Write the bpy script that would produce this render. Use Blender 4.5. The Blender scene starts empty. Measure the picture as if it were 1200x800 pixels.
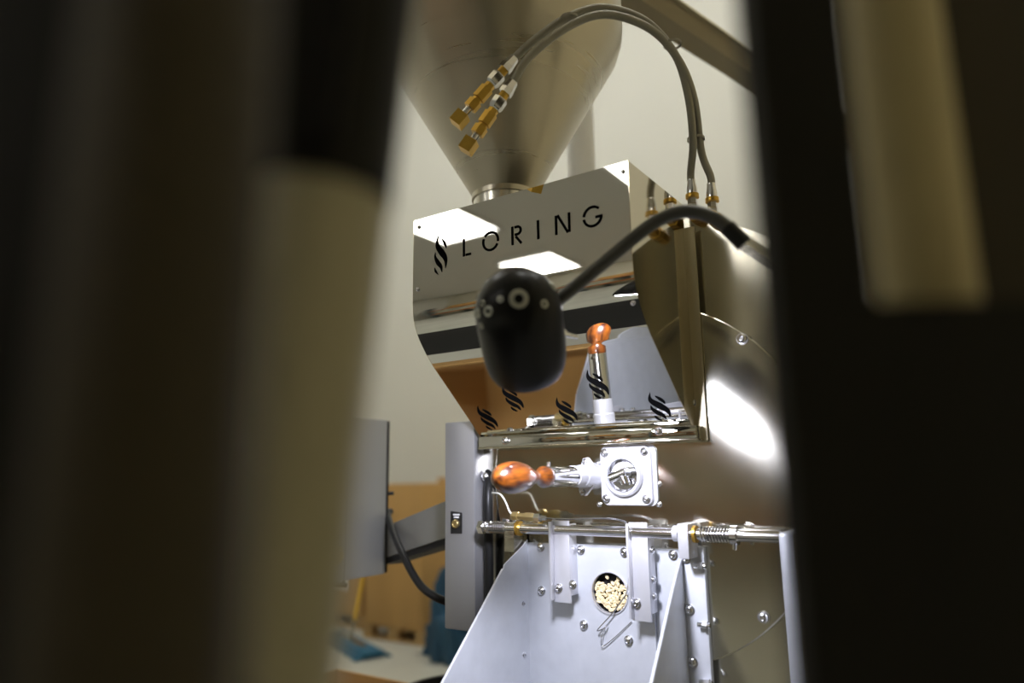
import bpy, bmesh, math, random
from mathutils import Vector as V, Matrix
random.seed(7)
scene = bpy.context.scene
COL = scene.collection
ZF = 1.35                       # height of the sampling port (local z = 0) above the floor

# ------------------------------------------------------------------ camera, world, exposure
FPX = 835.0
YAW, PITCH, ROLL = math.radians(34.3), math.radians(10.7), math.radians(0.9)
FW = V((-math.sin(YAW)*math.cos(PITCH), math.cos(YAW)*math.cos(PITCH), math.sin(PITCH)))
R0 = V((math.cos(YAW), math.sin(YAW), 0)); U0 = R0.cross(FW)
RT = R0*math.cos(ROLL) - U0*math.sin(ROLL); UP = R0*math.sin(ROLL) + U0*math.cos(ROLL)
def ray(x, y): return FW + RT*((x-600)/FPX) - UP*((y-400)/FPX)
CAM = -1.25*ray(735, 557)
cd = bpy.data.cameras.new('camera'); cam = bpy.data.objects.new('camera', cd); COL.objects.link(cam)
M3 = Matrix((RT, UP, -FW)).transposed()
cam.matrix_world = Matrix.Translation(CAM + V((0, 0, ZF))) @ M3.to_4x4()
cd.sensor_width = 36; cd.lens = FPX/1200*36; cd.clip_start = 0.02
cd.dof.use_dof = True; cd.dof.focus_distance = 1.24; cd.dof.aperture_fstop = 1.5
scene.camera = cam
w = bpy.data.worlds.new('world'); scene.world = w; w.use_nodes = True
w.node_tree.nodes['Background'].inputs[0].default_value = (0.9, 0.92, 1.0, 1); w.node_tree.nodes['Background'].inputs[1].default_value = 0.0
scene.view_settings.view_transform = 'Standard'; scene.view_settings.look = 'None'
scene.view_settings.gamma = 1; scene.view_settings.use_curve_mapping = False
scene.view_settings.exposure = 0.1
PANEL_STRENGTH = 9.0
HIGH_STRENGTH = 9.0
LAMP_WATTS = 5.6

# measuring helpers: where a sight line meets a plane of the room
def onY(x, y, Y): r = ray(x, y); return CAM + r*((Y-CAM.y)/r.y)
def onX(x, y, X): r = ray(x, y); return CAM + r*((X-CAM.x)/r.x)
def onZ(x, y, Z): r = ray(x, y); return CAM + r*((Z-CAM.z)/r.z)
def at(x, y, d): return CAM + ray(x, y)*d

# ------------------------------------------------------------------ materials
def mat(name, col, rough=0.5, metal=0.0, bump=0.0, bscale=40, stretch=None, var=0.0, coat=0.0, emit=0.0, emitc=None, vscale=6, aniso=0.0, rvar=0.0, trans=0.0, spec=.5, tangent=None):
    m = bpy.data.materials.new(name); m.use_nodes = True
    nt = m.node_tree; N = nt.nodes; L = nt.links; b = N['Principled BSDF']
    b.inputs['Base Color'].default_value = (*col, 1); b.inputs['Roughness'].default_value = rough; b.inputs['Metallic'].default_value = metal
    b.inputs['Coat Weight'].default_value = coat; b.inputs['Coat Roughness'].default_value = 0.05
    b.inputs['Anisotropic'].default_value = aniso
    b.inputs['Transmission Weight'].default_value = trans; b.inputs['Specular IOR Level'].default_value = spec
    if tangent:
        tg = N.new('ShaderNodeCombineXYZ')
        for i_ in range(3): tg.inputs[i_].default_value = tangent[i_]
        L.new(tg.outputs[0], b.inputs['Tangent'])
    if emit: b.inputs['Emission Color'].default_value = (*(emitc or col), 1); b.inputs['Emission Strength'].default_value = emit
    if bump or var or rvar:
        tc = N.new('ShaderNodeTexCoord'); mp = N.new('ShaderNodeMapping'); L.new(tc.outputs['Object'], mp.inputs[0])
        if stretch: mp.inputs['Scale'].default_value = stretch
        if bump:
            n = N.new('ShaderNodeTexNoise'); n.inputs['Scale'].default_value = bscale; n.inputs['Detail'].default_value = 3; L.new(mp.outputs[0], n.inputs[0])
            bp = N.new('ShaderNodeBump'); bp.inputs['Strength'].default_value = bump; bp.inputs['Distance'].default_value = 0.002
            L.new(n.outputs[0], bp.inputs['Height']); L.new(bp.outputs[0], b.inputs['Normal'])
        if var or rvar:
            n2 = N.new('ShaderNodeTexNoise'); n2.inputs['Scale'].default_value = vscale; n2.inputs['Detail'].default_value = 4; L.new(mp.outputs[0], n2.inputs[0])
        if var:
            cr = N.new('ShaderNodeValToRGB'); L.new(n2.outputs[0], cr.inputs[0])
            cr.color_ramp.elements[0].position = 0.3; cr.color_ramp.elements[1].position = 0.7
            cr.color_ramp.elements[0].color = (*[c*(1-var) for c in col], 1); cr.color_ramp.elements[1].color = (*[min(1, c*(1+var)) for c in col], 1)
            L.new(cr.outputs[0], b.inputs['Base Color'])
        if rvar:
            mr = N.new('ShaderNodeMapRange'); L.new(n2.outputs[0], mr.inputs[0]); mr.inputs[1].default_value = 0.3; mr.inputs[2].default_value = 0.7
            mr.inputs[3].default_value = max(0.02, rough-rvar); mr.inputs[4].default_value = rough+rvar; L.new(mr.outputs[0], b.inputs['Roughness'])
    return m
MT = dict(
    mirror=mat('mirror_steel', (.84, .84, .81), .012, 1),
    satin=mat('satin_steel', (.74, .69, .57), .07, 1, rvar=.02),
    flange=mat('flange_steel', (.70, .63, .46), .32, 1),
    steel=mat('brushed_steel', (.56, .53, .45), .26, 1, bump=.04, bscale=30, stretch=(1, 1, 18), rvar=.05),
    face=mat('face_steel', (.62, .60, .52), .135, 1, bump=.03, bscale=9, rvar=.03, var=.06, vscale=3, aniso=.85, tangent=(.707, 0, -.707)),
    hopper=mat('spun_steel', (.54, .50, .41), .30, 1, bump=.03, bscale=60, stretch=(.3, .3, 6), rvar=.05),
    zinc=mat('galvanised_sheet', (.60, .62, .66), .42, .35, bump=.05, bscale=80, var=.05, vscale=30),
    cast=mat('cast_aluminium', (.62, .62, .65), .35, .5, bump=.06, bscale=120),
    chrome=mat('chrome', (.82, .82, .84), .12, 1),
    bolt=mat('bolt_steel', (.72, .72, .74), .22, 1),
    rod=mat('ground_rod', (.74, .73, .74), .16, 1),
    brass=mat('brass', (.68, .42, .08), .28, .9, var=.1, vscale=50),
    brassd=mat('old_brass', (.55, .43, .20), .3, .9),
    hose=mat('braided_hose', (.30, .285, .235), .36, .7, bump=.5, bscale=900),
    rubber=mat('black_rubber', (.010, .010, .010), .38, 0, spec=.3),
    lampblk=mat('lamp_black', (.004, .004, .004), .33, 0, spec=.22),
    lampvent=mat('lamp_vent_rim', (.55, .56, .50), .35, .6),
    black=mat('black_paint', (.008, .008, .008), .6),
    cut=mat('cut_out_black', (.003, .003, .003), 1, spec=0),
    wood=None,
    greybox=mat('grey_enclosure', (.37, .37, .345), .42, .3, bump=.02, bscale=200),
    post=mat('post_steel', (.38, .38, .39), .36, .6, bump=.03, bscale=40, stretch=(1, 1, .1)),
    wall=mat('wall_paint', (.78, .78, .73), .8, 0, bump=.05, bscale=60),
    wallf=mat('wall_front_paint', (.66, .63, .52), .85),
    wallw=mat('wall_warm_paint', (.80, .72, .52), .85, 0, bump=.05, bscale=60),
    ceil=mat('ceiling_tile', (.74, .74, .71), .9, 0, bump=.2, bscale=90),
    floor=mat('floor_concrete', (.50, .50, .44), .45, 0, bump=.05, bscale=20, var=.08, vscale=2),
    card=mat('cardboard', (.55, .33, .12), .85, 0, bump=.1, bscale=30, stretch=(1, 1, .2), var=.06, vscale=5),
    pallet=mat('pallet_wood', (.45, .29, .12), .8, 0, var=.2, vscale=9, stretch=(1, 6, 6)),
    blue=mat('blue_tarp', (.006, .055, .115), .55, 0, bump=.4, bscale=18),
    mop=mat('blue_mop', (.03, .13, .22), .9, 0, bump=1, bscale=300),
    yellow=mat('yellow_handle', (.85, .52, .03), .4),
    white=mat('white_label', (.85, .85, .85), .6),
    cable=mat('cable_white', (.80, .79, .72), .4),
    bean=mat('raw_bean', (.72, .60, .36), .55, 0, var=.12, vscale=120),
    panel=mat('light_diffuser', (1, 1, 1), .5, emit=PANEL_STRENGTH, emitc=(1, .97, .90)),
    panelh=mat('high_light_diffuser', (1, 1, 1), .5, emit=HIGH_STRENGTH, emitc=(1, .99, .95)),
    led=mat('led_lens', (1, 1, 1), .3, emit=30, emitc=(.86, .86, 1)),
    mat=mat('rubber_mat', (.006, .006, .006), .8, 0, bump=.3, bscale=60),
    orange=mat('orange_beam', (.60, .17, .02), .5),
    rackblue=mat('rack_upright', (.12, .14, .14), .5),
    dark=mat('dark_goods', (.50, .49, .40), .7),
    goose=mat('gooseneck_rubber', (.07, .07, .062), .36, .2),
    tantube=mat('tan_tube_paint', (.44, .36, .17), .5),
    fgpipe=mat('tan_pipe_metal', (.37, .335, .215), .5, .2),
    fgdark=mat('brown_black_paint', (.005, .004, .002), .6, spec=.2),
    fgbrown=mat('dark_brown_paint', (.030, .022, .007), .6, spec=.3),
    glass=mat('sight_glass', (1, 1, 1), .02, 0, trans=1.0),
    duct=mat('duct_steel', (.22, .18, .11), .45, .4),
    pipew=mat('bright_pipe', (.82, .80, .74), .22, .85),
)
def wood():
    m = bpy.data.materials.new('varnished_wood'); m.use_nodes = True; nt = m.node_tree; N = nt.nodes; L = nt.links; b = N['Principled BSDF']
    tc = N.new('ShaderNodeTexCoord'); mp = N.new('ShaderNodeMapping'); mp.inputs['Scale'].default_value = (90, 9, 90); L.new(tc.outputs['Object'], mp.inputs[0])
    n = N.new('ShaderNodeTexNoise'); n.inputs['Scale'].default_value = 1.2; n.inputs['Detail'].default_value = 5; L.new(mp.outputs[0], n.inputs[0])
    cr = N.new('ShaderNodeValToRGB'); L.new(n.outputs[0], cr.inputs[0])
    cr.color_ramp.elements[0].color = (.022, .0035, .001, 1); cr.color_ramp.elements[1].color = (.17, .046, .004, 1)
    cr.color_ramp.elements[0].position = .35; cr.color_ramp.elements[1].position = .65
    L.new(cr.outputs[0], b.inputs['Base Color']); b.inputs['Roughness'].default_value = .3; b.inputs['Coat Weight'].default_value = 1; b.inputs['Coat Roughness'].default_value = .03
    return m
MT['wood'] = wood()

# ------------------------------------------------------------------ object helpers
BASE = {}
def thing(name, label, cat, base, group=None, kind=None):
    o = bpy.data.objects.new(name, None); COL.objects.link(o); o.empty_display_size = .05
    o.location = base; BASE[o] = V(base); tag(o, label, cat, group, kind); return o
def tag(o, label=None, cat=None, group=None, kind=None):
    if label: o['label'] = label
    if cat: o['category'] = cat
    if group: o['group'] = group
    if kind: o['kind'] = kind
    return o
def finish(bm, smooth=True, ang=35):
    bmesh.ops.recalc_face_normals(bm, faces=bm.faces)
    if smooth:
        for f in bm.faces: f.smooth = True
        for e in bm.edges:
            if len(e.link_faces) == 2 and e.calc_face_angle(0) > math.radians(ang): e.smooth = False
def part(name, bm, m, parent, label=None, smooth=True):
    finish(bm, smooth)
    b = BASE[parent]
    bmesh.ops.translate(bm, verts=bm.verts, vec=-b)
    me = bpy.data.meshes.new(name); bm.to_mesh(me); bm.free(); me.materials.append(MT[m])
    o = bpy.data.objects.new(name, me); COL.objects.link(o); o.parent = parent; BASE[o] = b
    if label: o['label'] = label
    return o
def solo(name, bm, m, label=None, cat=None, base=(0, 0, 0), group=None, kind=None, smooth=True):
    finish(bm, smooth); b = V(base)
    bmesh.ops.translate(bm, verts=bm.verts, vec=-b)
    me = bpy.data.meshes.new(name); bm.to_mesh(me); bm.free(); me.materials.append(MT[m])
    o = bpy.data.objects.new(name, me); COL.objects.link(o); o.location = b; BASE[o] = b
    return tag(o, label, cat, group, kind)
def B(): return bmesh.new()
def box(bm, x0, x1, y0, y1, z0, z1, bev=0):
    vs = [bm.verts.new((x, y, z)) for x in (x0, x1) for y in (y0, y1) for z in (z0, z1)]
    fs = [(0, 1, 3, 2), (4, 6, 7, 5), (0, 4, 5, 1), (2, 3, 7, 6), (0, 2, 6, 4), (1, 5, 7, 3)]
    F = [bm.faces.new([vs[i] for i in f]) for f in fs]
    if bev:
        es = list({e for f in F for e in f.edges})
        bmesh.ops.bevel(bm, geom=es, offset=bev, segments=2, affect='EDGES', profile=.5)
    return bm
def frame_of(d):
    d = V(d).normalized(); a = V((0, 0, 1)) if abs(d.z) < .9 else V((1, 0, 0))
    u = d.cross(a).normalized(); return d, u, d.cross(u)
def lathe(bm, p, d, prof, seg=24, caps=True):
    """prof: list of (t along d, radius)"""
    d, u, v = frame_of(d); p = V(p); rings = []
    for t, r in prof:
        rings.append([bm.verts.new(p + d*t + (u*math.cos(2*math.pi*k/seg) + v*math.sin(2*math.pi*k/seg))*max(r, 1e-5)) for k in range(seg)])
    for a, b in zip(rings, rings[1:]):
        for k in range(seg): bm.faces.new((a[k], a[(k+1) % seg], b[(k+1) % seg], b[k]))
    if caps: bm.faces.new(rings[0]); bm.faces.new(rings[-1])
    return bm
def cyl(bm, a, b, r, seg=20, r2=None):
    a, b = V(a), V(b); return lathe(bm, a, b-a, [(0, r), ((b-a).length, r if r2 is None else r2)], seg)
def spline(pts, n=8):
    P = [V(p) for p in pts]; P = [P[0]*2-P[1]] + P + [P[-1]*2-P[-2]]; out = []
    for i in range(1, len(P)-2):
        for k in range(n):
            t = k/n; a, b, c, d = P[i-1], P[i], P[i+1], P[i+2]
            out.append(.5*((2*b)+(c-a)*t+(2*a-5*b+4*c-d)*t*t+(3*b-a-3*c+d)*t**3))
    out.append(P[-2]); return out
def tube(bm, pts, r, seg=12, taper=None):
    rings = []; prev = None
    for i, p in enumerate(pts):
        t = (pts[min(i+1, len(pts)-1)] - pts[max(i-1, 0)]).normalized()
        if prev is None: _, u, _ = frame_of(t)
        else: u = (prev - t*prev.dot(t)).normalized()
        prev = u; v = t.cross(u); rr = r if taper is None else r*taper(i/(len(pts)-1))
        rings.append([bm.verts.new(p + (u*math.cos(2*math.pi*k/seg)+v*math.sin(2*math.pi*k/seg))*rr) for k in range(seg)])
    for a, b in zip(rings, rings[1:]):
        for k in range(seg): bm.faces.new((a[k], a[(k+1) % seg], b[(k+1) % seg], b[k]))
    bm.faces.new(rings[0]); bm.faces.new(rings[-1]); return bm
def prism(bm, poly, ext, holes=()):
    """poly: list of 3D points (planar), extruded by vector ext, optional holes (lists of points)"""
    ext = V(ext); loops = [poly] + list(holes)
    bot = [[bm.verts.new(V(p)) for p in l] for l in loops]; top = [[bm.verts.new(V(p)+ext) for p in l] for l in loops]
    for b, t in zip(bot, top):
        for i in range(len(b)): j = (i+1) % len(b); bm.faces.new((b[i], b[j], t[j], t[i]))
    if not holes: bm.faces.new(bot[0]); bm.faces.new(list(reversed(top[0])))
    else:
        for grp in (bot, top):
            es = []
            for l in grp:
                for i in range(len(l)): es.append(bm.edges.get((l[i], l[(i+1) % len(l)])))
            bmesh.ops.triangle_fill(bm, edges=es, use_beauty=True)
    return bm
def beam(bm, a, b, wdt, hgt, upv=(0, 0, 1)):
    a, b = V(a), V(b); d = (b-a).normalized(); s = d.cross(V(upv)).normalized(); u = s.cross(d)
    q = [a + s*x*wdt/2 + u*y*hgt/2 for x, y in ((-1, -1), (1, -1), (1, 1), (-1, 1))]
    return prism(bm, q, b-a)
_bolt = {}
def bolt(parent, pos, nrm=(0, -1, 0), r=.0075, name='bolt', m='bolt', style='dome'):
    key = (style, round(r, 5), m)
    if key not in _bolt:
        bm = B()
        lathe(bm, (0, 0, 0), (0, 0, 1), [(0, r*1.25), (r*.22, r*1.25)], 14)
        if style == 'dome': lathe(bm, (0, 0, r*.2), (0, 0, 1), [(0, r), (r*.5, r*.97), (r*.72, r*.75), (r*.8, r*.45), (r*.55, r*.40)], 6 if r < .004 else 12)
        else: lathe(bm, (0, 0, r*.2), (0, 0, 1), [(0, r), (r*.7, r), (r*.8, r*.85)], 6)
        finish(bm); me = bpy.data.meshes.new('bolt'); bm.to_mesh(me); bm.free(); me.materials.append(MT[m]); _bolt[key] = me
    o = bpy.data.objects.new(name, _bolt[key]); COL.objects.link(o); o.parent = parent; BASE[o] = BASE[parent]
    o.location = V(pos) - BASE[parent]; o.rotation_euler = V(nrm).to_track_quat('Z', 'Y').to_euler(); return o
def arc(cx, cy, r, a0, a1, n): return [(cx+r*math.cos(math.radians(a0+(a1-a0)*k/n)), cy+r*math.sin(math.radians(a0+(a1-a0)*k/n))) for k in range(n+1)]

# ------------------------------------------------------------------ the room
X0, X1, Y0, Y1, ZC, ZFL = -6.6, 3.6, -8.2, 5.6, 2.55, -ZF
ZH, YB = 6.3, -1.6               # high bay over the roaster starts at YB, lower ceiling in front of it
solo('floor', box(B(), X0-.1, X1+.1, Y0-.1, Y1+.1, ZFL-.1, ZFL), 'floor', kind='structure')
solo('ceiling', box(B(), X0-.1, X1+.1, Y0-.1, YB, ZC, ZC+.1), 'ceil', kind='structure')
solo('ceiling', box(B(), X0-.1, X1+.1, YB, Y1+.1, ZH, ZH+.1), 'ceil', kind='structure')
solo('wall_upper', box(B(), X0-.1, X1+.1, YB-.1, YB, ZC+.1, ZH), 'wallw', kind='structure')
wb = solo('wall_back', box(B(), X0-.1, X1+.1, Y1, Y1+.1, ZFL, ZH), 'wall', kind='structure')
solo('wall_left', box(B(), X0-.1, X0, Y0, Y1, ZFL, ZH), 'wall', kind='structure')
solo('wall_right', box(B(), X1, X1+.1, Y0, Y1, ZFL, ZH), 'wallw', kind='structure')
solo('wall_front', box(B(), X0-.1, X1+.1, Y0-.1, Y0, ZFL, ZC), 'wallf', kind='structure')
solo('baseboard_back', box(B(), X0, X1, Y1-.045, Y1-.031, ZFL, ZFL+.1), 'black', kind='structure')
# ceiling light panels
def panel(x, y, z, h, label, group, m='panel'):
    t = thing('ceiling_light_offscreen', label, 'ceiling light', (x, y, z), group)
    bm = B()
    for a in (-1, 1):
        box(bm, x+a*h-.02, x+a*h+.02, y-h-.02, y+h+.02, z-.03, z); box(bm, x-h, x+h, y+a*h-.02, y+a*h+.02, z-.03, z)
    part('frame', bm, 'white', t)
    part('diffuser_offscreen', box(B(), x-h+.02, x+h-.02, y-h+.02, y+h-.02, z-.02, z-.005), m, t)
for px_, py_ in ((-3.9, -6.45), (-3.9, -4.7), (-1.55, -6.45), (-1.55, -4.55)): panel(px_, py_, ZC, .38, 'square white ceiling light panel in a thin frame', 'low ceiling light panels')
for px_ in (-4.6, -1.9, .8):
    for py_ in (.6, 3.4): panel(px_, py_, ZH, .6, 'big square light panel high above the roaster', 'high ceiling light panels', 'panelh')
solo('added_floor_mat', box(B(), -2.6, .2, -1.9, -.75, ZFL, ZFL+.012, .004), 'mat', 'black rubber mat added on the floor for a dark band in the mirror cover', 'mat', (-1.2, -1.3, ZFL))  # unseen mat, added so the cover reflects a dark band

# ------------------------------------------------------------------ coffee roaster
RB = V((.08, .5, ZFL))
ro = thing('coffee_roaster', 'stainless steel coffee roaster with round drum door and mirror-polished front cover', 'roaster', RB)
# housing: arched body behind the door
cx, cz = .02, -.005
outl = [(-.335, -1.0), (-.335, .30)] + arc(cx-.02, 0, .47, 132, 90, 8) + arc(cx-.02, 0, .47, 85, 0, 20) + [(.47, -1.0)]
part('drum_housing', prism(B(), [(x, .012, z) for x, z in outl], (0, .95, 0)), 'face', ro)
for x, y in ((-.28, .1), (.40, .1), (-.28, .88), (.40, .88)):
    part('leg', box(B(), x-.04, x+.04, y-.04, y+.04, ZFL, -1.0, .004), 'post', ro)
door = part('drum_door', lathe(B(), (cx, .012, cz), (0, -1, 0), [(0, .306), (.010, .306), (.012, .304)], 96), 'face', ro)
for x, y in ((895, 723), (870, 397)): bolt(door, onY(x, y, 0), r=.008)
for x, y in ((772, 567), (772.5, 591), (702, 567), (702.5, 591), (701, 543), (568.5, 558)): bolt(door, onY(x, y, 0), r=.0042 if x > 600 else .007)
# guard strip at the right, carries the shaft end
gp = part('guard_strip', box(B(), .262, .285, -.055, .012, -.95, -.085, .006), 'zinc', ro)
bolt(gp, (.2735, -.055, -.3), r=.005)

# --- mirror cover
SX0, SX1 = -.300, .131
prof = [(-.227, .469), (-.227, .310), (-.2255, .290), (-.221, .272), (-.213, .255), (-.202, .239), (-.188, .222), (-.174, .207), (-.115, .1565), (-.065, .1135), (-.030, .083)]
fine = []
cur = [V((0, a, b)) for a, b in prof[1:8]]
fine = [prof[0], (-.227, .317)] + [(p.y, p.z) for p in spline(cur, 6)] + [(-.168, .2019)] + prof[8:]
def offs(pts, d):
    out = []
    for i, p in enumerate(pts):
        a = V(pts[max(i-1, 0)]); b = V(pts[min(i+1, len(pts)-1)]); t = (b-a).normalized(); out.append((p[0]+t.y*-d, p[1]+t.x*d))
    return out
inner = offs(fine, .0018)
bm = B()
rows = []
for X in (SX0, SX1):
    rows.append(([bm.verts.new((X, y, z)) for y, z in fine], [bm.verts.new((X, y, z)) for y, z in inner]))
n = len(fine)
for i in range(n-1):
    (a, ai), (b, bi) = rows
    bm.faces.new((a[i], a[i+1], b[i+1], b[i])); bm.faces.new((ai[i], bi[i], bi[i+1], ai[i+1]))
    bm.faces.new((a[i], ai[i], ai[i+1], a[i+1])); bm.faces.new((b[i], b[i+1], bi[i+1], bi[i]))
for i in (0, n-1): bm.faces.new((rows[0][0][i], rows[1][0][i], rows[1][1][i], rows[0][1][i]))
cover = part('mirror_cover', bm, 'mirror', ro, 'mirror-polished bent front cover with LORING lettering')
def side(X, th):
    return prism(B(), [(X, y, z) for y, z in fine] + [(X, -.004, .06), (X, -.004, .469)], (th, 0, 0))
part('side_sheet', side(SX1, .0015), 'satin', cover)
part('side_sheet', side(SX0-.0015, .0015), 'satin', cover)
fl = part('side_flange', box(B(), SX1-.002, SX1+.020, -.006, -.002, .055, .425, .001), 'flange', cover)
for x, y in ((796.5, 303), (801, 360), (804.5, 415), (810, 472)): bolt(cover, onY(x+1, y, -.006), r=.0062)
lip = part('bottom_lip', box(B(), SX0, SX1+.012, -.034, -.002, .058, .079, .0012), 'mirror', cover)
part('lip_edge', box(B(), SX0, SX1+.014, -.036, -.002, .0545, .058, .0006), 'satin', cover)
for x, y in ((592, 516), (772, 505)): bolt(cover, onY(x, y, -.034), r=.0062, m='chrome')
for x, y in ((491, 266), (489.5, 339), (742, 355), (730, 201)): bolt(cover, onY(x, y, -.2275), r=.0032)
# lettering: laser-cut stencil letters
def vstrip(pts, wid, place):
    """variable-width strip through 2D pts; wid list"""
    bm = B(); n = len(pts); top = []; bot = []
    for i, p in enumerate(pts):
        a = V(pts[max(i-1, 0)]); b = V(pts[min(i+1, n-1)]); t = (b-a).normalized(); nn = V((-t.y, t.x))
        top.append(V(p)+nn*wid[i]/2); bot.append(V(p)-nn*wid[i]/2)
    f0 = [bm.verts.new(place(q, 0)) for q in top]; f1 = [bm.verts.new(place(q, 0)) for q in bot]
    g0 = [bm.verts.new(place(q, 1)) for q in top]; g1 = [bm.verts.new(place(q, 1)) for q in bot]
    for i in range(n-1):
        bm.faces.new((f0[i], f0[i+1], f1[i+1], f1[i])); bm.faces.new((g0[i], g1[i], g1[i+1], g0[i+1]))
        bm.faces.new((f0[i], g0[i], g0[i+1], f0[i+1])); bm.faces.new((f1[i], f1[i+1], g1[i+1], g1[i]))
    bm.faces.new((f0[0], f1[0], g1[0], g0[0])); bm.faces.new((f0[-1], g0[-1], g1[-1], f1[-1]))
    return bm
def joinbm(dst, src):
    me = bpy.data.meshes.new('t'); src.to_mesh(me); src.free(); dst.from_mesh(me); bpy.data.meshes.remove(me); return dst
def front(q, k): return V((q.x, -.2272-.0006*k, q.y))
zb, zt, lw = .378, .410, .0042
mid = (zb+zt)/2
letters = {
 'letter_l': [[(-.1835, zt), (-.1835, zb)], [(-.1795, zb+lw/2), (-.168, zb+lw/2)]],
 'letter_o': [arc(-.126, mid, .0155, 140, -10, 16), arc(-.126, mid, .0155, -25, -205, 18)],
 'letter_r': [[(-.081, zb), (-.081, zt)], [(-.0765, zt-lw/2), (-.072, zt-lw/2)] + [(x, z) for x, z in arc(-.071, zt-.0085, .0065, 85, -90, 10)] + [(-.0765, zt-.0150)], [(-.0745, zb+.0135), (-.0635, zb)]],
 'letter_i': [[(-.0305, zb), (-.0305, zt)]],
 'letter_n': [[(.0035, zb), (.0035, zt)], [(.0065, zt), (.0245, zb)], [(.0275, zb), (.0275, zt)]],
 'letter_g': [arc(.069, mid, .0155, 45, 172, 12), arc(.069, mid, .0155, 188, 350, 14), [(.074, mid-.002), (.086, mid-.002)]],
}
for nme, strokes in letters.items():
    bm = B()
    for s in strokes: joinbm(bm, vstrip(s, [lw]*len(s), front))
    part(nme, bm, 'cut', cover, smooth=False)
tong = [[(182, 372, 1), (173, 405, 9), (175, 432, 19), (192, 462, 25), (208, 490, 20), (213, 515, 11), (211, 542, 1)],
        [(193, 398, 1), (204, 418, 10), (212, 438, 8), (214, 452, 1)],
        [(164, 458, 1), (164, 480, 9), (176, 508, 17), (190, 530, 13), (195, 556, 1)],
        [(161, 528, 1), (166, 546, 8), (178, 564, 1)]]
def flame(place, sx, sy):
    bm = B()
    for t in tong:
        p = spline([V(((a-188)*sx, (465-b)*sy, 0)) for a, b, _ in t], 4); q = spline([V((c, 0, 0)) for _, _, c in t], 4)
        joinbm(bm, vstrip([V((a.x, a.y)) for a in p], [max(.4, c.x)*sx*.95 for c in q], place))
    return bm
part('flame_emblem', flame(lambda q, k: V((-.2365+q.x, -.2272-.0006*k, .395+q.y)), .00050, .00040), 'cut', cover, 'black flame emblem beside the lettering', smooth=False)
nd = V((0, -.0430, -.0500)).normalized(); vd = V((0, -.0500, .0430)).normalized(); p0 = V((0, -.030, .083))
for u, s in ((-.258, .045), (-.176, .089), (-.082, .049), (.003, .104), (.091, .043)):
    part('flame_emblem', flame(lambda q, k: p0 + V((u+q.x, 0, 0)) + vd*(s+q.y) + nd*(.0003+.0006*k), .00052, .00034), 'cut', cover, smooth=False)

# --- sampling port flange in the middle of the door
pt = part('port_flange', prism(B(), [(x, 0, z) for a, (sx, sz) in zip((0, 90, 180, 270), ((.050, .050), (-.045, .050), (-.045, -.050), (.050, -.050))) for x, z in arc(sx-math.copysign(.012, sx), sz-math.copysign(.012, sz), .012, a, a+90, 5)], (0, -.012, 0)), 'cast', ro)
part('back_gasket', prism(B(), [(x, 0, z) for a, (sx, sz) in zip((0, 90, 180, 270), ((.057, .054), (-.048, .054), (-.048, -.052), (.057, -.052))) for x, z in arc(sx-math.copysign(.014, sx), sz-math.copysign(.014, sz), .014, a, a+90, 5)], (0, -.004, 0)), 'cast', pt)
pc = V((.0, -.012, .0))
part('port_ring', lathe(B(), pc, (0, -1, 0), [(0, .036), (.007, .036), (.010, .033), (.010, .029), (.002, .027)], 40, False), 'cast', pt)
part('port_bowl', lathe(B(), pc, (0, -1, 0), [(.006, .0275), (.0015, .024), (.0008, .010), (.0008, .0003)], 40, False), 'chrome', pt)
part('groove_bar', box(B(), -.004, .003, -.0145, -.012, .036, .049, .001), 'cast', pt)
bm = B(); lathe(bm, pc+V((-.018, -.016, -.004)), V((.030, 0, .010)), [(.012, .0055), (0, .0055), (0, .0085), (.0316, .0085)], 16); cyl(bm, pc+V((.002, -.002, .002)), pc+V((.002, -.02, .002)), .0125, 18)
cyl(bm, pc+V((.004, -.016, .002)), pc+V((.010, -.016, -.014)), .008, 14)
part('valve_stem', bm, 'chrome', pt)
for x, z in ((-.036, .040), (.040, .040), (-.036, -.040), (.040, -.040)): bolt(pt, (x, -.012, z), r=.0062)

# --- post on the left with start button plate
po = part('support_post', box(B(), -.398, -.322, -.020, .055, -.290, .113, .003), 'post', ro)
part('post_bracket', box(B(), -.324, -.29, .014, .05, -.25, -.22), 'steel', po)
part('post_bracket', box(B(), -.324, -.29, .014, .05, .05, .08), 'steel', po)
a = onY(526.5, 598.5, -.0205); b = onY(541.5, 625, -.0205)
lp = part('button_plate', prism(B(), [(x, -.0200, z) for x, z in ((a.x+.004, a.z), (b.x, a.z-.003), (b.x, b.z), (a.x+.004, b.z-.001))], (0, -.0012, 0)), 'black', po)
def text(name, s, size, x, y, z, parent, m):
    c = bpy.data.curves.new('t', 'FONT'); c.body = s; c.size = size; c.align_x = 'CENTER'; c.extrude = .0002
    tmp = bpy.data.objects.new('t', c); COL.objects.link(tmp); bpy.context.view_layer.update()
    me = bpy.data.meshes.new_from_object(tmp.evaluated_get(bpy.context.evaluated_depsgraph_get())); bpy.data.objects.remove(tmp)
    bm = B(); bm.from_mesh(me); bmesh.ops.transform(bm, matrix=Matrix.Translation((x, y, z)) @ Matrix.Rotation(math.pi/2, 4, 'X'), verts=bm.verts)
    return part(name, bm, m, parent, smooth=False)
xm = (a.x+b.x)/2+.002
for dz, wd in ((-.0055, .0155), (-.0105, .0115)):
    k = 0; xx = xm - wd/2
    while xx < xm + wd/2: 
        ww = random.choice((.0011, .0015, .0019)); part('printed_character', box(B(), xx, xx+ww, -.0216, -.0212, a.z+dz-.0028, a.z+dz), 'white', lp); xx += ww+.0005
part('button', lathe(B(), (xm, -.0212, a.z-.0245), (0, -1, 0), [(0, .0085), (.004, .0085), (.006, .007), (.0065, .005), (.005, .004)], 20), 'brassd', lp)
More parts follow.
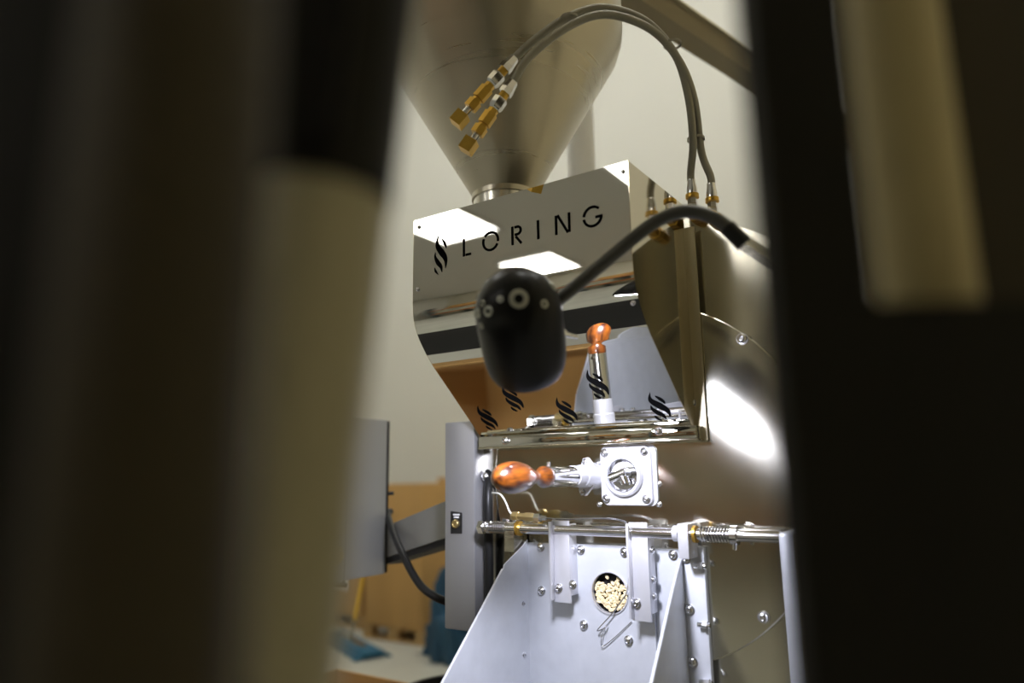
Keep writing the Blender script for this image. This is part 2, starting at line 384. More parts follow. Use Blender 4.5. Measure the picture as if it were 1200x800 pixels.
# dark pipework behind the post
bm = B(); tube(bm, spline([V((-.345, .07, .05)), V((-.30, -.004, -.02)), V((-.298, -.006, -.15)), V((-.30, -.004, -.40))], 6), .009)
part('cable_conduit', bm, 'rubber', ro)

# ------------------------------------------------------------------ discharge chute
CB = V((-.05, -.04, -.75))
ch = thing('discharge_chute', 'galvanised bean discharge chute with sloping side wings below the round door', 'chute', CB)
wc = onY(714.5, 694.5, -.017); wr = .0335
bhole = [(wc.x+(wr+.002)*math.cos(2*math.pi*k/32), -.011, wc.z+(wr+.002)*math.sin(2*math.pi*k/32)) for k in range(32)]
bp = part('back_panel', prism(B(), [(-.206, -.011, -.75), (.096, -.011, -.75), (.096, -.011, -.121), (-.206, -.011, -.121)], (0, .010, 0), [bhole]), 'zinc', ch)
for x, y in ((634, 641), (635, 692), (789, 650)): bolt(bp, onY(x, y, -.011), r=.0066)
def wing(X, th, pts): return prism(B(), [(X, y, z) for y, z in pts], (th, 0, 0))
wl_ = part('side_wing', wing(-.206, .002, [(-.011, -.115), (-.030, -.126), (-.088, -.152), (-.091, -.162), (-.255, -.310), (-.42, -.459), (-.42, -.75), (-.011, -.75)]), 'zinc', ch)
bm = B(); tube(bm, [V((-.206, -.091, -.160)), V((-.206, -.255, -.309)), V((-.206, -.42, -.458))], .0025, 8); part('rolled_edge', bm, 'zinc', wl_)
for x, y in ((613, 707), (614, 767)): bolt(wl_, onX(x, y, -.204), (1, 0, 0), .0035)
wr_ = part('side_wing', wing(.096, .002, [(-.011, -.125), (-.020, -.137), (-.058, -.176), (-.155, -.291), (-.30, -.46), (-.30, -.75), (-.011, -.75)]), 'zinc', ch)
bm = B(); tube(bm, [V((.097, -.018, -.134)), V((.097, -.058, -.175)), V((.097, -.155, -.290)), V((.097, -.30, -.459))], .0028, 8); part('rolled_edge', bm, 'zinc', wr_)
# right mounting bracket
br = part('mounting_bracket', box(B(), .098, .134, -.013, -.001, -.75, -.115, .0008), 'zinc', ch)
for x, y in ((804, 654), (808.5, 714), (812, 775)): bolt(br, onY(x, y, -.013), r=.0066)
for x, y in ((822, 662), (827, 731), (829.5, 798)):
    p = onY(x, y, -.012); bm = B(); cyl(bm, (p.x-.010, -.02, p.z), (p.x+.010, -.02, p.z), .0042, 10); lathe(bm, (p.x-.002, -.02, p.z), (1, 0, 0), [(0, .006), (.008, .006)], 6)
    part('stud', bm, 'chrome', br)
# hinge shaft with springs
RY, RZ, RR = -.040, -.0925, .0092
rod = part('hinge_shaft', cyl(B(), (-.285, RY, RZ), (.262, RY, RZ), RR, 24), 'rod', ch)
def coil(x0, x1, turns, r, wr):
    n = turns*14; return tube(B(), [V((x0+(x1-x0)*k/n, RY+r*math.cos(2*math.pi*k/14), RZ+r*math.sin(2*math.pi*k/14))) for k in range(n+1)], wr, 6)
xs = lambda px: onY(px, 622, RY).x
part('spring', coil(xs(821), xs(856), 10, RR+.0022, .0013), 'chrome', rod)
part('spring', coil(xs(571), xs(594), 11, RR+.0012, .0013), 'chrome', rod)
part('collar', lathe(B(), (xs(857), RY, RZ), (1, 0, 0), [(0, .0145), (.010, .0145)], 24), 'chrome', rod)
bm = B(); cyl(bm, (xs(857)+.005, RY-.004, RZ-.012), (xs(857)+.005, RY-.006, RZ-.021), .003, 8); part('set_screw', bm, 'chrome', rod)
part('collar', lathe(B(), (xs(563), RY, RZ), (1, 0, 0), [(0, .0135), (.011, .0135)], 6), 'chrome', rod)
part('bushing', lathe(B(), (xs(813), RY, RZ), (1, 0, 0), [(0, .0135), (.005, .0135)], 24), 'brass', rod)
part('bushing', lathe(B(), (xs(607), RY, RZ), (1, 0, 0), [(0, .0135), (.006, .0135)], 24), 'brass', rod)
part('collar', lathe(B(), (xs(790), RY, RZ), (1, 0, 0), [(0, .0125), (.009, .0125)], 24), 'cast', rod)
# shaft carrier plates
hb = part('shaft_carrier', box(B(), xs(797), xs(809), RY-.012, -.008, -.130, RZ+.016, .001), 'cast', ch)
hb2 = part('shaft_carrier', box(B(), xs(594), xs(605), RY-.008, -.004, -.135, RZ+.010, .001), 'steel', ch)
# swinging discharge door with sight window
hole = [(wc.x+wr*math.cos(2*math.pi*k/32), -.013, wc.z+wr*math.sin(2*math.pi*k/32)) for k in range(32)]
dd = part('discharge_door', prism(B(), [(-.112, -.013, -.118), (.046, -.013, -.118), (.046, -.013, -.74), (-.112, -.013, -.74)], (0, -.004, 0), [hole]), 'zinc', ch)
for x, y in ((681, 644), (732, 647), (684.5, 732), (737, 750)): bolt(dd, onY(x, y, -.017), r=.0066)
part('window_rim', lathe(B(), (wc.x, -.017, wc.z), (0, -1, 0), [(0, wr+.002), (.002, wr+.002), (.002, wr), (-.006, wr)], 32, False), 'cast', dd)
def arm(xa, xb, z1):
    bm = B(); box(bm, xa, xb, RY-.004, RY+.0, z1, RZ+.016, .0008); box(bm, xa, xa+.004, RY-.016, RY-.004, z1+.004, RZ+.014, .0008); 
    box(bm, xb-.004, xb, RY, -.017, z1+.012, RZ+.010, .0008)
    return bm
a1 = part('hinge_arm', arm(-.131, -.096, -.215), 'cast', ch)
a2 = part('hinge_arm', arm(.019, .052, -.232), 'cast', ch)
for p_, lst in ((a1, ((655, 689), (671.5, 685))), (a2, ((746.5, 707),))):
    for x, y in lst: bolt(p_, onY(x, y, RY-.004), r=.0062)
for x, y in ((761.5, 645), (762, 680), (762, 700)):
    p = onX(x, y, .052); bolt(a2, (.052, RY+.010, p.z), (1, 0, 0), .0052)
# latch wire on the door
bm = B(); tube(bm, spline([onY(733, 697, -.019), onY(718, 718, -.024), onY(700, 738, -.026), onY(708, 736, -.026), onY(712, 733, -.02)], 5), .0011, 8)
tube(bm, spline([onY(709, 737, -.02), onY(705, 747, -.024), onY(706, 757, -.022), onY(722, 745, -.020), onY(740, 728, -.0195)], 5), .0008, 8)
part('latch_wire', bm, 'rod', dd)
# chamber behind the window (shallow bean pocket, its black stands in for deep shade)
bx = part('shade_black_pocket', lathe(B(), (wc.x, -.013, wc.z), (0, 1, 0), [(0, wr+.001), (.0115, wr+.001)], 32, False), 'black', ch)
part('shade_black_back', lathe(B(), (wc.x, -.0015, wc.z), (0, 1, 0), [(0, wr+.001), (.0008, wr+.001)], 32), 'black', ch)

# raw coffee beans behind the window
bm = B(); bmesh.ops.create_icosphere(bm, subdivisions=2, radius=1)
for v in bm.verts:
    v.co.x *= .0046; v.co.y *= .0026; v.co.z *= .0032
    if v.co.y < -.0018 and abs(v.co.z) < .0007: v.co.y += .0010
finish(bm); bme = bpy.data.meshes.new('coffee_bean'); bm.to_mesh(bme); bm.free(); bme.materials.append(MT['bean'])
pts = []
tries = 0
while tries < 9000 and len(pts) < 120:
    tries += 1
    x = random.uniform(-1, 1)*(wr-.003); z = random.uniform(-1, .62)*(wr-.003)
    if math.hypot(x, z) > wr-.0035: continue
    if z > .014 + .003*math.sin(x*200): continue
    if all(math.hypot(x-p[0], z-p[1]) > .0048 for p in pts): pts.append((x, z))
for x, z in pts + [(-.008, .0245), (.012, .022)]:
    o = bpy.data.objects.new('coffee_bean', bme); COL.objects.link(o)
    o.location = (wc.x+x, -.0085+random.uniform(-.002, .002), wc.z+z); o.rotation_euler = (random.uniform(-.5, .5), random.uniform(0, 6.28), random.uniform(-.5, .5))
    tag(o, 'pale raw coffee bean behind the round window of the discharge door', 'coffee bean', 'coffee beans behind the window')

# ------------------------------------------------------------------ sampling trier
TX, TZ = -.066, .0
tr = thing('sample_trier', 'bean sampling trier with turned varnished wooden handle and chrome sleeve', 'trier', (TX, 0, TZ))
bm = B(); prism(bm, [(TX+dx, -.022, TZ+dz) for dx, dz in ((-.010, .020), (-.006, .031), (.004, .033), (.014, .020), (.020, 0), (.012, -.018), (-.002, -.034), (-.012, -.034), (-.016, -.024), (-.014, -.008))], (0, -.006, 0))
fp = part('flange_plate', bm, 'cast', tr)
bolt(fp, (TX-.001, -.028, TZ+.025), r=.0048); bolt(fp, (TX-.008, -.028, TZ-.028), r=.0048)
part('boss', lathe(B(), (TX, 0, TZ), (0, -1, 0), [(0, .024), (.018, .022), (.022, .020), (.05, .020), (.052, .0185), (.078, .0185)], 28), 'cast', tr)
part('sleeve', lathe(B(), (TX, -.078, TZ), (0, -1, 0), [(0, .0172), (.085, .0172)], 28), 'chrome', tr)
part('pin', cyl(B(), (TX, -.155, TZ+.015), (TX, -.155, TZ+.024), .003, 10), 'chrome', tr)
part('handle', lathe(B(), (TX, -.163, TZ), (0, -1, 0), [(0, .0165), (.004, .0175), (.012, .0172), (.022, .0125), (.030, .0095), (.038, .0105), (.052, .0160), (.070, .0215), (.088, .0242), (.105, .0242), (.120, .0215), (.131, .0160), (.138, .0090), (.141, .002)], 32), 'wood', tr)

# ------------------------------------------------------------------ thermocouple with cable
tb = onY(620, 606, -.045)
tcpl = thing('thermocouple', 'brass thermocouple fitting with thin steel probe cable above the hinge shaft', 'sensor', tb)
tp = lambda x, y: onY(x, y, -.047)
def along(bm, a, b, prof, seg=16): d = b-a; L = d.length; return lathe(bm, a, d, [(t*L, r) for t, r in prof], seg)
part('brass_fitting', along(B(), tp(599, 604), tp(627, 606), [(0, .004), (.1, .0085), (.3, .0085), (.32, .0065), (.6, .0065), (.62, .0085), (.85, .0085), (1, .006)], 6), 'brassd', tcpl)
part('steel_nut', along(B(), tp(627, 606), tp(640, 607), [(0, .0075), (.5, .0085), (.52, .005), (1, .0045)], 6), 'chrome', tcpl)
part('probe_cable', tube(B(), spline([tp(638, 607), tp(665, 608), tp(700, 607), tp(725, 609), onY(736, 616, -.052), onY(737.5, 640, -.047), onY(737, 680, -.046), onY(733, 697, -.02)], 6), .0016, 8), 'rod', tcpl)
part('lead_wire', tube(B(), spline([onY(577, 577, -.02), tp(586, 579), tp(592, 587), tp(597, 599), tp(602, 604)], 6), .0016, 8), 'cable', tcpl)

# ------------------------------------------------------------------ hopper
HY = -.085
hb_ = onY(591, 224, HY); HX = hb_.x; HZ = hb_.z
ho = thing('bean_hopper', 'large conical stainless steel bean hopper above the roaster', 'hopper', (HX, HY, HZ))
part('cone', lathe(B(), (HX, HY, HZ-.012), (0, 0, 1), [(0, .062), (.008, .066), (.29, .232), (.315, .240), (.335, .242), (.75, .242), (.75, .239), (.335, .239), (.29, .229), (.008, .063)], 96, False), 'hopper', ho)
part('neck', lathe(B(), (HX, HY, HZ-.14), (0, 0, 1), [(0, .0605), (.135, .0605)], 48, False), 'pipew', ho)
part('neck_band', lathe(B(), (HX, HY, HZ-.02), (0, 0, 1), [(0, .0635), (.010, .0635)], 48), 'hopper', ho)
# bright vertical pipes rising behind
for px_, py_, d, r in ((681, 180, 2.2, .042), (500, 300, 2.4, .03)):
    if px_ < 600: continue
    p = at(px_, py_, d)
    t = thing('vent_pipe', 'bright vertical vent pipe behind the hopper cone', 'pipe', (p.x, p.y, ZFL))
    part('pipe', cyl(B(), (p.x, p.y, ZFL), (p.x, p.y, ZC), r, 28), 'white', t)
    part('clamp', lathe(B(), (p.x, p.y, p.z+.35), (0, 0, 1), [(0, r+.006), (.04, r+.006)], 28), 'pipew', t)
# overhead duct, top right
a = onZ(735, -10, 1.15); b = onZ(905, 102, 1.15); dv = (b-a).normalized()
od = thing('overhead_duct', 'tan steel square duct slanting under the ceiling', 'duct', a)
part('duct_body', beam(B(), a-dv*.9, b+dv*1.6, .055, .06), 'duct', od)
part('top_flange', beam(B(), a-dv*.9+V((0, 0, .033)), b+dv*1.6+V((0, 0, .033)), .075, .006), 'pipew', od)
for s in (-.5, 1.9):
    p = a+dv*s; part('hanger_rod', cyl(B(), p+V((0, 0, .03)), (p.x, p.y, ZC), .005, 8), 'steel', od)

# ------------------------------------------------------------------ braided hoses with brass couplings
def hose(label, foot, footpx, path, endpx, tail):
    """foot: fitting on the housing (3D); path: pixels+depth"""
    t = thing('braided_hose', label, 'hose', foot, 'braided hoses')
    f = V(foot)
    part('elbow', lathe(B(), (f.x, .012, f.z), (0, -1, 0), [(0, .013), (.016, .013), (.018, .011), (-f.y+.012+.010, .011)], 6 if footpx else 8), 'brass', t)
    part('fitting', lathe(B(), f, (0, 0, 1), [(0, .0095), (.016, .0095), (.017, .0085), (.028, .0085)], 6), 'chrome', t)
    part('brass_ring', lathe(B(), f+V((0, 0, .028)), (0, 0, 1), [(0, .0115), (.007, .0115)], 20), 'brass', t)
    part('ferrule', lathe(B(), f+V((0, 0, .035)), (0, 0, 1), [(0, .0095), (.010, .0095), (.022, .0075), (.026, .0075)], 16), 'chrome', t)
    pts = [f+V((0, 0, .05)), f+V((0, 0, .075))] + [at(*p) for p in path]
    part('hose', tube(B(), spline(pts, 10), .0066, 12), 'hose', t)
    e = at(*path[-1]); tdir = (at(*tail)-e).normalized(); L = (at(*tail)-e).length
    seg = lambda n, a, b, prof, m, s=6: part(n, lathe(B(), e+tdir*(L*a), tdir, [(q*L*(b-a), r) for q, r in prof], s), m, t)
    seg('ferrule', -.03, .16, [(0, .0085), (.6, .0105), (.62, .0115), (1, .0115)], 'chrome')
    seg('brass_ring', .16, .24, [(0, .008), (1, .008)], 'brass', 14)
    seg('swivel_nut', .24, .40, [(0, .012), (.75, .012), (1, .009)], 'chrome')
    seg('coupling', .40, .78, [(0, .0085), (.15, .0085), (.16, .0115), (.6, .0115), (.61, .0085), (.7, .0085), (.71, .0118), (1, .0118)], 'brass')
    seg('nipple', .78, .90, [(0, .0065), (1, .0065)], 'chrome', 14)
    q = e+tdir*(L*.95); d, u, v = frame_of(tdir)
    part('elbow', prism(B(), [q+u*.0105*x+v*.0105*y-tdir*.010 for x, y in ((-1, -1), (1, -1), (1, 1), (-1, 1))], tdir*.022), 'brass', t)
    return t
f1 = onX(812.5, 250, .153); f2 = onY(836, 255, -.012)
hose('grey braided hose ending in the upper brass coupling on the hopper', f1, 1,
     [(812, 165, 1.22), (806, 110, 1.20), (790, 62, 1.19), (755, 24, 1.18), (705, 9, 1.175), (662, 22, 1.17), (625, 48, 1.165), (601, 70, 1.165)], None, (536, 143, 1.155))
hose('grey braided hose ending in the lower brass coupling on the hopper', f2, 0,
     [(822, 178, 1.235), (813, 115, 1.205), (795, 70, 1.185), (762, 34, 1.165), (712, 17, 1.155), (668, 30, 1.15), (622, 65, 1.145), (600, 98, 1.145)], None, (547, 174, 1.135))
for x, y, d in ((815.5, 163, 1.228), (788, 52, 1.18), (667, 22, 1.16)):
    p = at(x, y, d); q = at(x+6, y-4, d)
    t = solo('cable_tie', lathe(B(), p-V((0, 0, .002)), (0, 0, 1), [(0, .015), (.004, .015), (.004, .0135), (0, .0135)], 18, False), 'hose', 'grey cable tie binding the pair of braided hoses', 'cable tie', p, 'cable ties on the hoses')

# ------------------------------------------------------------------ gooseneck lamp
ax = V((-.31, .67, -.67)).normalized(); MO = at(618, 432, .94); LT = MO - ax*.150
la = thing('gooseneck_lamp', 'black capsule-shaped LED work lamp on a dark gooseneck', 'lamp', MO)
rr = .0545
prof = [(.0, .002), (.003, .015), (.010, .029), (.020, .040), (.034, .049), (.048, .0530), (.062, rr), (.110, rr), (.128, rr*.985), (.142, rr*.94), (.150, rr*.88), (.150, rr*.82), (.135, rr*.84), (.100, rr*.7)]
hd = part('lamp_head', lathe(B(), LT, ax, prof, 48), 'lampblk', la)
part('led_lens', lathe(B(), LT+ax*.136, ax, [(0, rr*.80), (.003, rr*.80)], 32), 'led', la)
d, u, v = frame_of(ax)
def domept(th, t):
    k = [p for p in prof[:8]]
    for (t0, r0), (t1, r1) in zip(k, k[1:]):
        if t0 <= t <= t1: r = r0+(r1-r0)*(t-t0)/(t1-t0); sl = (r1-r0)/(t1-t0); break
    o = u*math.cos(th)+v*math.sin(th); return LT+ax*t+o*r, (o - ax*sl).normalized()
# angle of the big ring: the one facing the viewer
tocam = (CAM-LT); tv = tocam - ax*tocam.dot(ax); th0 = math.atan2(tv.dot(v), tv.dot(u))
def ring(p, nrm, r, m='lampvent'): return part('vent_ring', lathe(B(), p-nrm*.0015, nrm, [(0, r), (.0025, r), (.003, r*.85), (.003, r*.6), (.001, r*.5), (.0008, .0003)], 20), m, hd)
p, nn = domept(th0-.08, .016)
part('vent_ring', lathe(B(), p-nn*.0015, nn, [(0, .0115), (.0025, .0115), (.003, .0098), (.003, .0069), (.0012, .0055)], 24, False), 'lampvent', hd)
for k, (dt, tt, r) in enumerate(((-.85, .030, .0065), (-1.25, .040, .006), (-1.5, .050, .0065), (-.55, .016, .004), (-1.15, .026, .0035), (-1.05, .052, .0035), (.75, .030, .005), (1.6, .030, .0065), (2.3, .03, .0065), (3.1, .03, .0065))):
    p, nn = domept(th0-dt, tt); ring(p, nn, r)
p = at(656, 390, .93); q = at(676, 395, .95)
part('switch', lathe(B(), p, q-p, [(0, .007), (.006, .007), (.007, .0035), ((q-p).length, .003)], 12), 'chrome', la)
gpts = [(648, 356, .935), (665, 343, .93), (700, 314, .925), (745, 277, .915), (772, 258, .91), (800, 248, .90), (828, 252, .89), (850, 264, .88), (867, 281, .875)]
part('gooseneck', tube(B(), spline([at(*g) for g in gpts], 8), .0088, 14), 'goose', la)
e = at(*gpts[-1]); part('end_sleeve', along(B(), at(852, 266, .88), e+(e-at(850, 264, .88))*.3, [(0, .0105), (1, .0105)], 16), 'rubber', la)
part('mount_bar', beam(B(), e, V((e.x+.035, .02, e.z-.02)), .014, .014), 'steel', la)
ld = bpy.data.lights.new('led_light', 'AREA'); ld.shape = 'DISK'; ld.size = .085; ld.energy = LAMP_WATTS; ld.color = (.82, .84, 1.0)
lo = bpy.data.objects.new('led_light', ld); COL.objects.link(lo); lo.parent = la
lo.location = MO + ax*.001 - BASE[la]; lo.rotation_euler = ax.to_track_quat('-Z', 'Y').to_euler()

# ------------------------------------------------------------------ control panel on its arm
PX = -.74
tl = onX(412, 487, PX); trr = onX(456, 492, PX); bl = onX(447, 673, PX)
y0p, y1p = tl.y-.06, trr.y; z0p, z1p = bl.z, trr.z
cp = thing('control_panel', 'grey metal control panel box held out on a grey arm', 'control panel', (PX, (y0p+y1p)/2, z0p))
part('enclosure', box(B(), PX-.34, PX, y0p, y1p-.004, z0p, z1p, .004), 'greybox', cp)
part('rear_gasket', box(B(), PX-.335, PX+.001, y1p-.004, y1p+.001, z0p+.003, z1p-.003), 'black', cp)
part('door_seam', box(B(), PX, PX+.005, tl.y-.014, tl.y-.007, z0p+.004, z1p-.004), 'greybox', cp)
p = onX(391, 650, PX); part('latch', lathe(B(), (PX, p.y, p.z), (1, 0, 0), [(0, .022), (.006, .022), (.008, .018), (.006, .014), (.010, .012)], 24), 'brassd', cp)
p = onX(405, 684, PX-.0); hh = part('handle_bar', cyl(B(), (PX-.01, p.y-.05, p.z+.006), (PX-.01, p.y+.008, p.z-.004), .006, 12), 'chrome', cp)
part('handle_post', cyl(B(), (PX-.01, p.y, p.z), (PX-.01, p.y, z0p+.002), .004, 10), 'chrome', hh)
a = V((PX-.12, y1p+.02, 0)); a.z = onX(452, 632, PX).z; b = V((-.36, .03, 0)); b.z = onY(540, 603, .03).z
part('support_arm', beam(B(), V((PX-.02, y1p+.04, a.z-.012)), V((-.385, .045, b.z)), .06, .074), 'greybox', cp)
part('arm_trim', beam(B(), V((PX-.02, y1p+.04, a.z-.056)), V((-.385, .045, b.z-.044)), .05, .016), 'black', cp)
yb = y1p+.01
part('cable', tube(B(), spline([V((PX-.02, y1p+.03, onX(452, 600, PX).z)), at(455, 606, 1.78), at(470, 645, 1.62), at(490, 682, 1.56), at(510, 699, 1.53), at(535, 708, 1.52)], 8), .0085, 12), 'rubber', cp)
part('corner_knob', cyl(B(), onX(455, 578, PX), onX(455, 578, PX)+V((.006, .012, 0)), .005, 10), 'black', cp)

# ------------------------------------------------------------------ background goods
def carton(label, x0, x1, y0, y1, z0, z1, group=None, lab=None):
    t = thing('cardboard_box', label, 'box', ((x0+x1)/2, (y0+y1)/2, z0), group)
    part('carton_body', box(B(), x0, x1, y0, y1, z0, z1-.004, .006), 'card', t)
    ym = (y0+y1)/2
    part('flap', box(B(), x0+.002, x1-.002, y0+.002, ym-.003, z1-.004, z1), 'card', t); part('flap', box(B(), x0+.002, x1-.002, ym+.003, y1-.002, z1-.004, z1), 'card', t)
    if lab: part('paper_label', box(B(), lab[0], lab[1], y0-.003, y0, lab[2], lab[3]), 'white', t)
    return t
def pallet(label, x0, x1, y0, y1):
    z = ZFL; t = thing('pallet', label, 'pallet', ((x0+x1)/2, (y0+y1)/2, z), 'wooden pallets')
    for i in range(3):
        y = y0+(y1-y0-.09)*i/2
        for j in range(3):
            x = x0+(x1-x0-.1)*j/2; part('block', box(B(), x, x+.1, y, y+.09, z+.018, z+.10), 'pallet', t)
        part('bottom_board', box(B(), x0, x1, y, y+.09, z, z+.018), 'pallet', t)
    n_ = 6
    for i in range(n_):
        x = x0+(x1-x0-.1)*i/(n_-1); part('deck_board', box(B(), x, x+.1, y0, y1, z+.10, z+.12), 'pallet', t)
pallet('wooden pallet under the tall carton with the blue tarp beside it', -4.24, -3.54, 3.50, 4.3)
carton('tall brown carton on a pallet behind the grey arm', -4.22, -3.56, 3.49, 4.28, ZFL+.12, -.05)
carton('brown carton behind the tall carton, against the white wall', -4.3, -3.2, 4.55, 5.4, ZFL, .0)
pallet('wooden pallet under the carton with a white paper label', -5.4, -4.46, 3.72, 4.5)
carton('brown carton with a white paper label beside the tall carton', -5.38, -4.48, 3.70, 4.48, ZFL+.12, -.22, None, (-5.02, -4.68, -1.02, -.78))
# blue tarp heap
c = (onZ(512, 776, ZFL)); 
bm = B(); bmesh.ops.create_icosphere(bm, subdivisions=5, radius=1)
from mathutils import noise
for v_ in bm.verts:
    q = v_.co.copy(); k = 1+.55*noise.noise(q*2.3+V((3, 1, 2)))+.16*noise.noise(q*6)
    v_.co = V((q.x*.30*k, q.y*.26*k, max(-.0, q.z*.78*k*(1-.35*min(1, abs(q.x)))+.0)))
bmesh.ops.translate(bm, verts=bm.verts, vec=V((c.x+.06, c.y+.24, ZFL)))
solo('blue_tarp', bm, 'blue', 'crumpled dark blue tarp heaped on the floor beside the tall carton', 'tarp', (c.x+.06, c.y+.24, ZFL))
# dust mop
m0 = (onZ(389, 746, ZFL)); m1 = onZ(438, 773, ZFL); m0.z = m1.z = ZFL
mb = thing('dust_mop', 'blue dust mop with a yellow handle standing on the floor', 'mop', (m0+m1)/2)
dv = (m1-m0).normalized(); sv = V((-dv.y, dv.x, 0)); 
bm = B(); 
hp = [m0+sv*.09, m0-sv*.09, m1-sv*.10, m1+sv*.10, ]
prism(bm, [p_+V((0, 0, .012)) for p_ in hp], (0, 0, .045)); bmesh.ops.bevel(bm, geom=bm.edges[:], offset=.018, segments=2, affect='EDGES')
part('mop_head', bm, 'mop', mb)
for k in range(44):
    f_ = k/43; q = m0.lerp(m1, f_)
    for s in (-1, 1):
        part('fringe_strand', cyl(B(), q+sv*s*.085+V((0, 0, .03)), q+sv*s*(.135+.02*random.random())+V((0, 0, .008)), .008, 5), 'mop', mb)
pm = m0.lerp(m1, .45)+V((0, 0, .055)); part('frame_plate', beam(B(), m0.lerp(m1, .2)+V((0, 0, .062)), m0.lerp(m1, .8)+V((0, 0, .062)), .05, .012), 'steel', mb)
ht = onY(432, 640, pm.y+.12); hv = (ht-pm)
part('swivel', cyl(B(), pm, pm+hv*.22, .014, 10), 'steel', mb)
part('handle', cyl(B(), pm+hv*.2, pm+hv*1.4, .017, 12), 'yellow', mb)
# open carton at the lower left, with a black tub in it
ob = thing('open_carton', 'large open-topped brown carton on the floor beneath the control panel', 'box', (-.85, .16, ZFL))
bx0, bx1, by0, by1, bz = -1.31, -.40, -.20, .53, -.60
for (q0, q1, q2, q3) in ((bx0, bx1, by1, by1+.008), (bx0, bx1, by0-.008, by0), (bx0-.008, bx0, by0, by1), (bx1, bx1+.008, by0, by1)):
    part('carton_wall', box(B(), q0, q1, q2, q3, ZFL, bz), 'card', ob)
part('carton_base', box(B(), bx0, bx1, by0, by1, ZFL, ZFL+.01), 'card', ob)
for k, (q, ang) in enumerate((((bx0, bx1, by0-.01), -1),)):
    part('flap', prism(B(), [(bx0, by0-.008, bz), (bx1, by0-.008, bz), (bx1, by0-.16, bz-.24), (bx0, by0-.16, bz-.24)], (0, -.006, 0)), 'card', ob)
tub = thing('black_tub', 'round black tub standing in the open carton', 'tub', (-.585, .30, ZFL+.01))
part('tub_wall', lathe(B(), (-.585, .30, ZFL+.01), (0, 0, 1), [(0, .14), (.83, .172), (.83, .166), (.02, .134)], 40, False), 'black', tub)
part('tub_rim', lathe(B(), (-.585, .30, ZFL+.825), (0, 0, 1), [(0, .170), (0, .178), (.016, .178), (.016, .168)], 40, False), 'rubber', tub)
part('tub_base', lathe(B(), (-.585, .30, ZFL+.012), (0, 0, 1), [(0, .136), (.01, .136)], 40), 'black', tub)

# ------------------------------------------------------------------ rack and goods added across the room for the mirror cover to reflect
rk = thing('added_pallet_rack', 'pallet rack with orange beams and grey uprights, added for the mirror cover to reflect', 'rack', (-3.6, -7.5, ZFL))
for x in (-6.0, -3.6, -1.2, 1.2):
    for y in (-7.9, -7.1): part('upright', box(B(), x-.05, x+.05, y-.05, y+.05, ZFL, 1.2), 'rackblue', rk)
for z in (-.5, .45):
    for y in (-7.9, -7.1):
        for x in (-6.0, -3.6, -1.2): part('beam', box(B(), x+.05, x+2.35, y-.03, y+.03, z-.06, z+.06), 'orange', rk)
    for x in (-6.0, -3.6, -1.2): part('shelf_board', box(B(), x+.05, x+2.35, -7.87, -7.13, z+.06, z+.08), 'pallet', rk)
for k, (x, z, h, m) in enumerate([(-5.6+1.03*j, -.42, .72+.06*(j % 2), 0) for j in range(7)] + [(-5.4, .53, .6, 1), (-4.3, .53, .5, 0), (-3.0, .53, .6, 1), (-1.9, .53, .45, 0), (-.6, .53, .6, 1), (.4, .53, .5, 0)]):
    if m: carton('brown carton on the added pallet rack', x-.35, x+.35, -7.8, -7.2, z, z+h, 'cartons on the rack')
    else:
        t = thing('added_storage_bin', 'pale storage bin on the %s shelf of the added pallet rack' % ('lower' if z < 0 else 'upper'), 'bin', (x, -7.5, z), 'bins on the rack')
        part('bin_body', box(B(), x-.4, x+.4, -7.8, -7.2, z, z+h-.05, .03), 'dark', t); part('bin_lid', box(B(), x-.42, x+.42, -7.82, -7.18, z+h-.05, z+h, .015), 'dark', t)

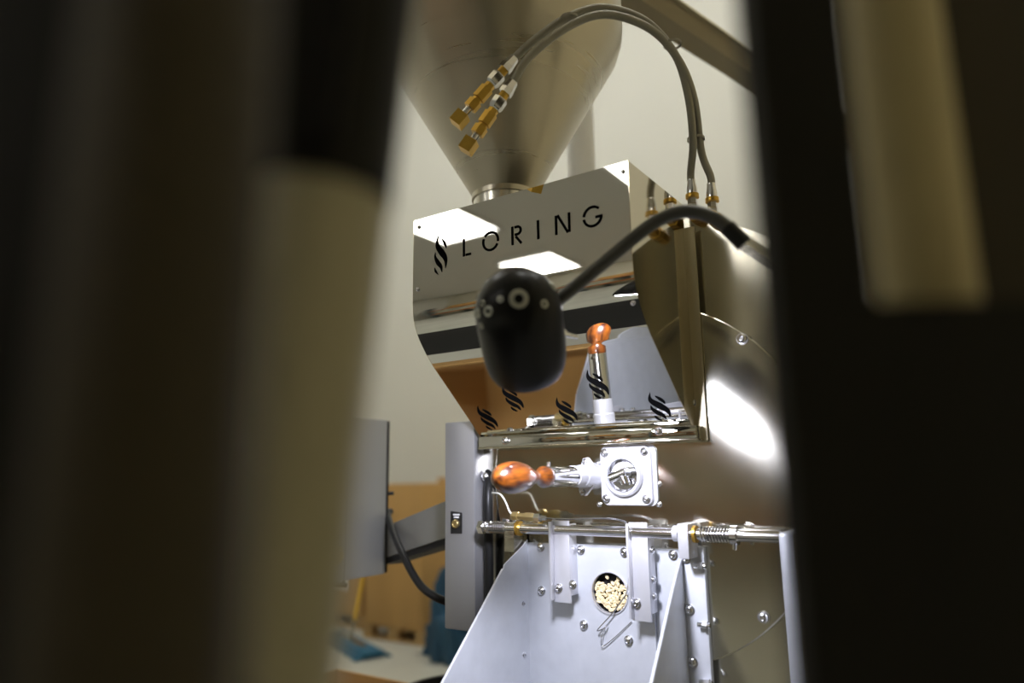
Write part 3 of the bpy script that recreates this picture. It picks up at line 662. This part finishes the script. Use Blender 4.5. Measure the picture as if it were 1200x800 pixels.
# ------------------------------------------------------------------ close blurred posts the view looks through
o = at(353, 400, .27); lean = V((0, 0, 1)) + R0*.087
zt_ = 1.0
A = o + lean*((ZFL-o.z)); Bt = o + lean*(zt_-o.z)
fp_ = thing('leaning_pipe', 'tan steel pipe with a black clamp, leaning beside the control panel, out of focus', 'pipe', A)
part('pipe', cyl(B(), A, Bt, .0275, 48), 'fgpipe', fp_)
zc = at(330, 195, .25).z
part('clamp', cyl(B(), o+lean*(zc-o.z), o+lean*(zc+.22-o.z), .0285, 48), 'fgdark', fp_)
part('clamp_block', prism(B(), [o+lean*(zc+.012-o.z)+R0*x+V((-math.sin(YAW), math.cos(YAW), 0))*y for x, y in ((-.045, -.032), (.012, -.032), (.012, 0), (-.045, 0))], lean*.2), 'fgdark', fp_)
part('foot_ring', lathe(B(), A, (0, 0, 1), [(0, .05), (.02, .05)], 40), 'fgdark', fp_)
def upright(name, label, pxl, pxr, d, m, z0, z1, dep, round_=False):
    c = at((pxl+pxr)/2, 400, d); wd = (pxr-pxl)/FPX*d; f = V((-math.sin(YAW), math.cos(YAW), 0))
    t = thing(name, label, 'post', (c.x, c.y, z0))
    if round_: part('tube', cyl(B(), (c.x, c.y, z0), (c.x, c.y, z1), wd/2, 36), m, t)
    else: part('bar', prism(B(), [V((c.x, c.y, z0))+R0*x*wd/2+f*y*dep for x, y in ((-1, 0), (1, 0), (1, 1), (-1, 1))], (0, 0, z1-z0)), m, t)
    part('foot_plate', prism(B(), [V((c.x, c.y, z0))+R0*x*(wd/2+.015)+f*y for x, y in ((-1, -.02), (1, -.02), (1, dep+.02), (-1, dep+.02))], (0, 0, .008)), m, t)
    return t
upright('round_dark_post', 'thick dark brown round post beside the leaning pipe, out of focus', 70, 300, .165, 'fgbrown', ZFL, 1.0, .03, True)
upright('black_board', 'black upright board beside the round dark brown post, out of focus', -300, 70, .215, 'fgdark', ZFL, 1.0, .015)
upright('dark_post', 'nearly black upright bar beside the tan tube, out of focus', 912, 1035, .25, 'fgdark', ZFL, 1.0, .015)
upright('tan_tube', 'tan steel tube between dark uprights, out of focus', 1038, 1148, .335, 'tantube', ZFL, 1.0, .03, True)
zz = at(1100, 350, .27).z
upright('dark_cabinet', 'low black cabinet in front of the tan tube, out of focus', 1000, 1400, .27, 'fgdark', ZFL, zz, .02)
upright('brown_post', 'dark brown upright board at the far side of the tan tube, out of focus', 1160, 1500, .36, 'fgbrown', ZFL, 1.0, .03)

# ------------------------------------------------------------------ stand the whole place on z = 0
for ob_ in list(scene.objects):
    if ob_.parent is None and ob_ is not cam: ob_.location.z += ZF
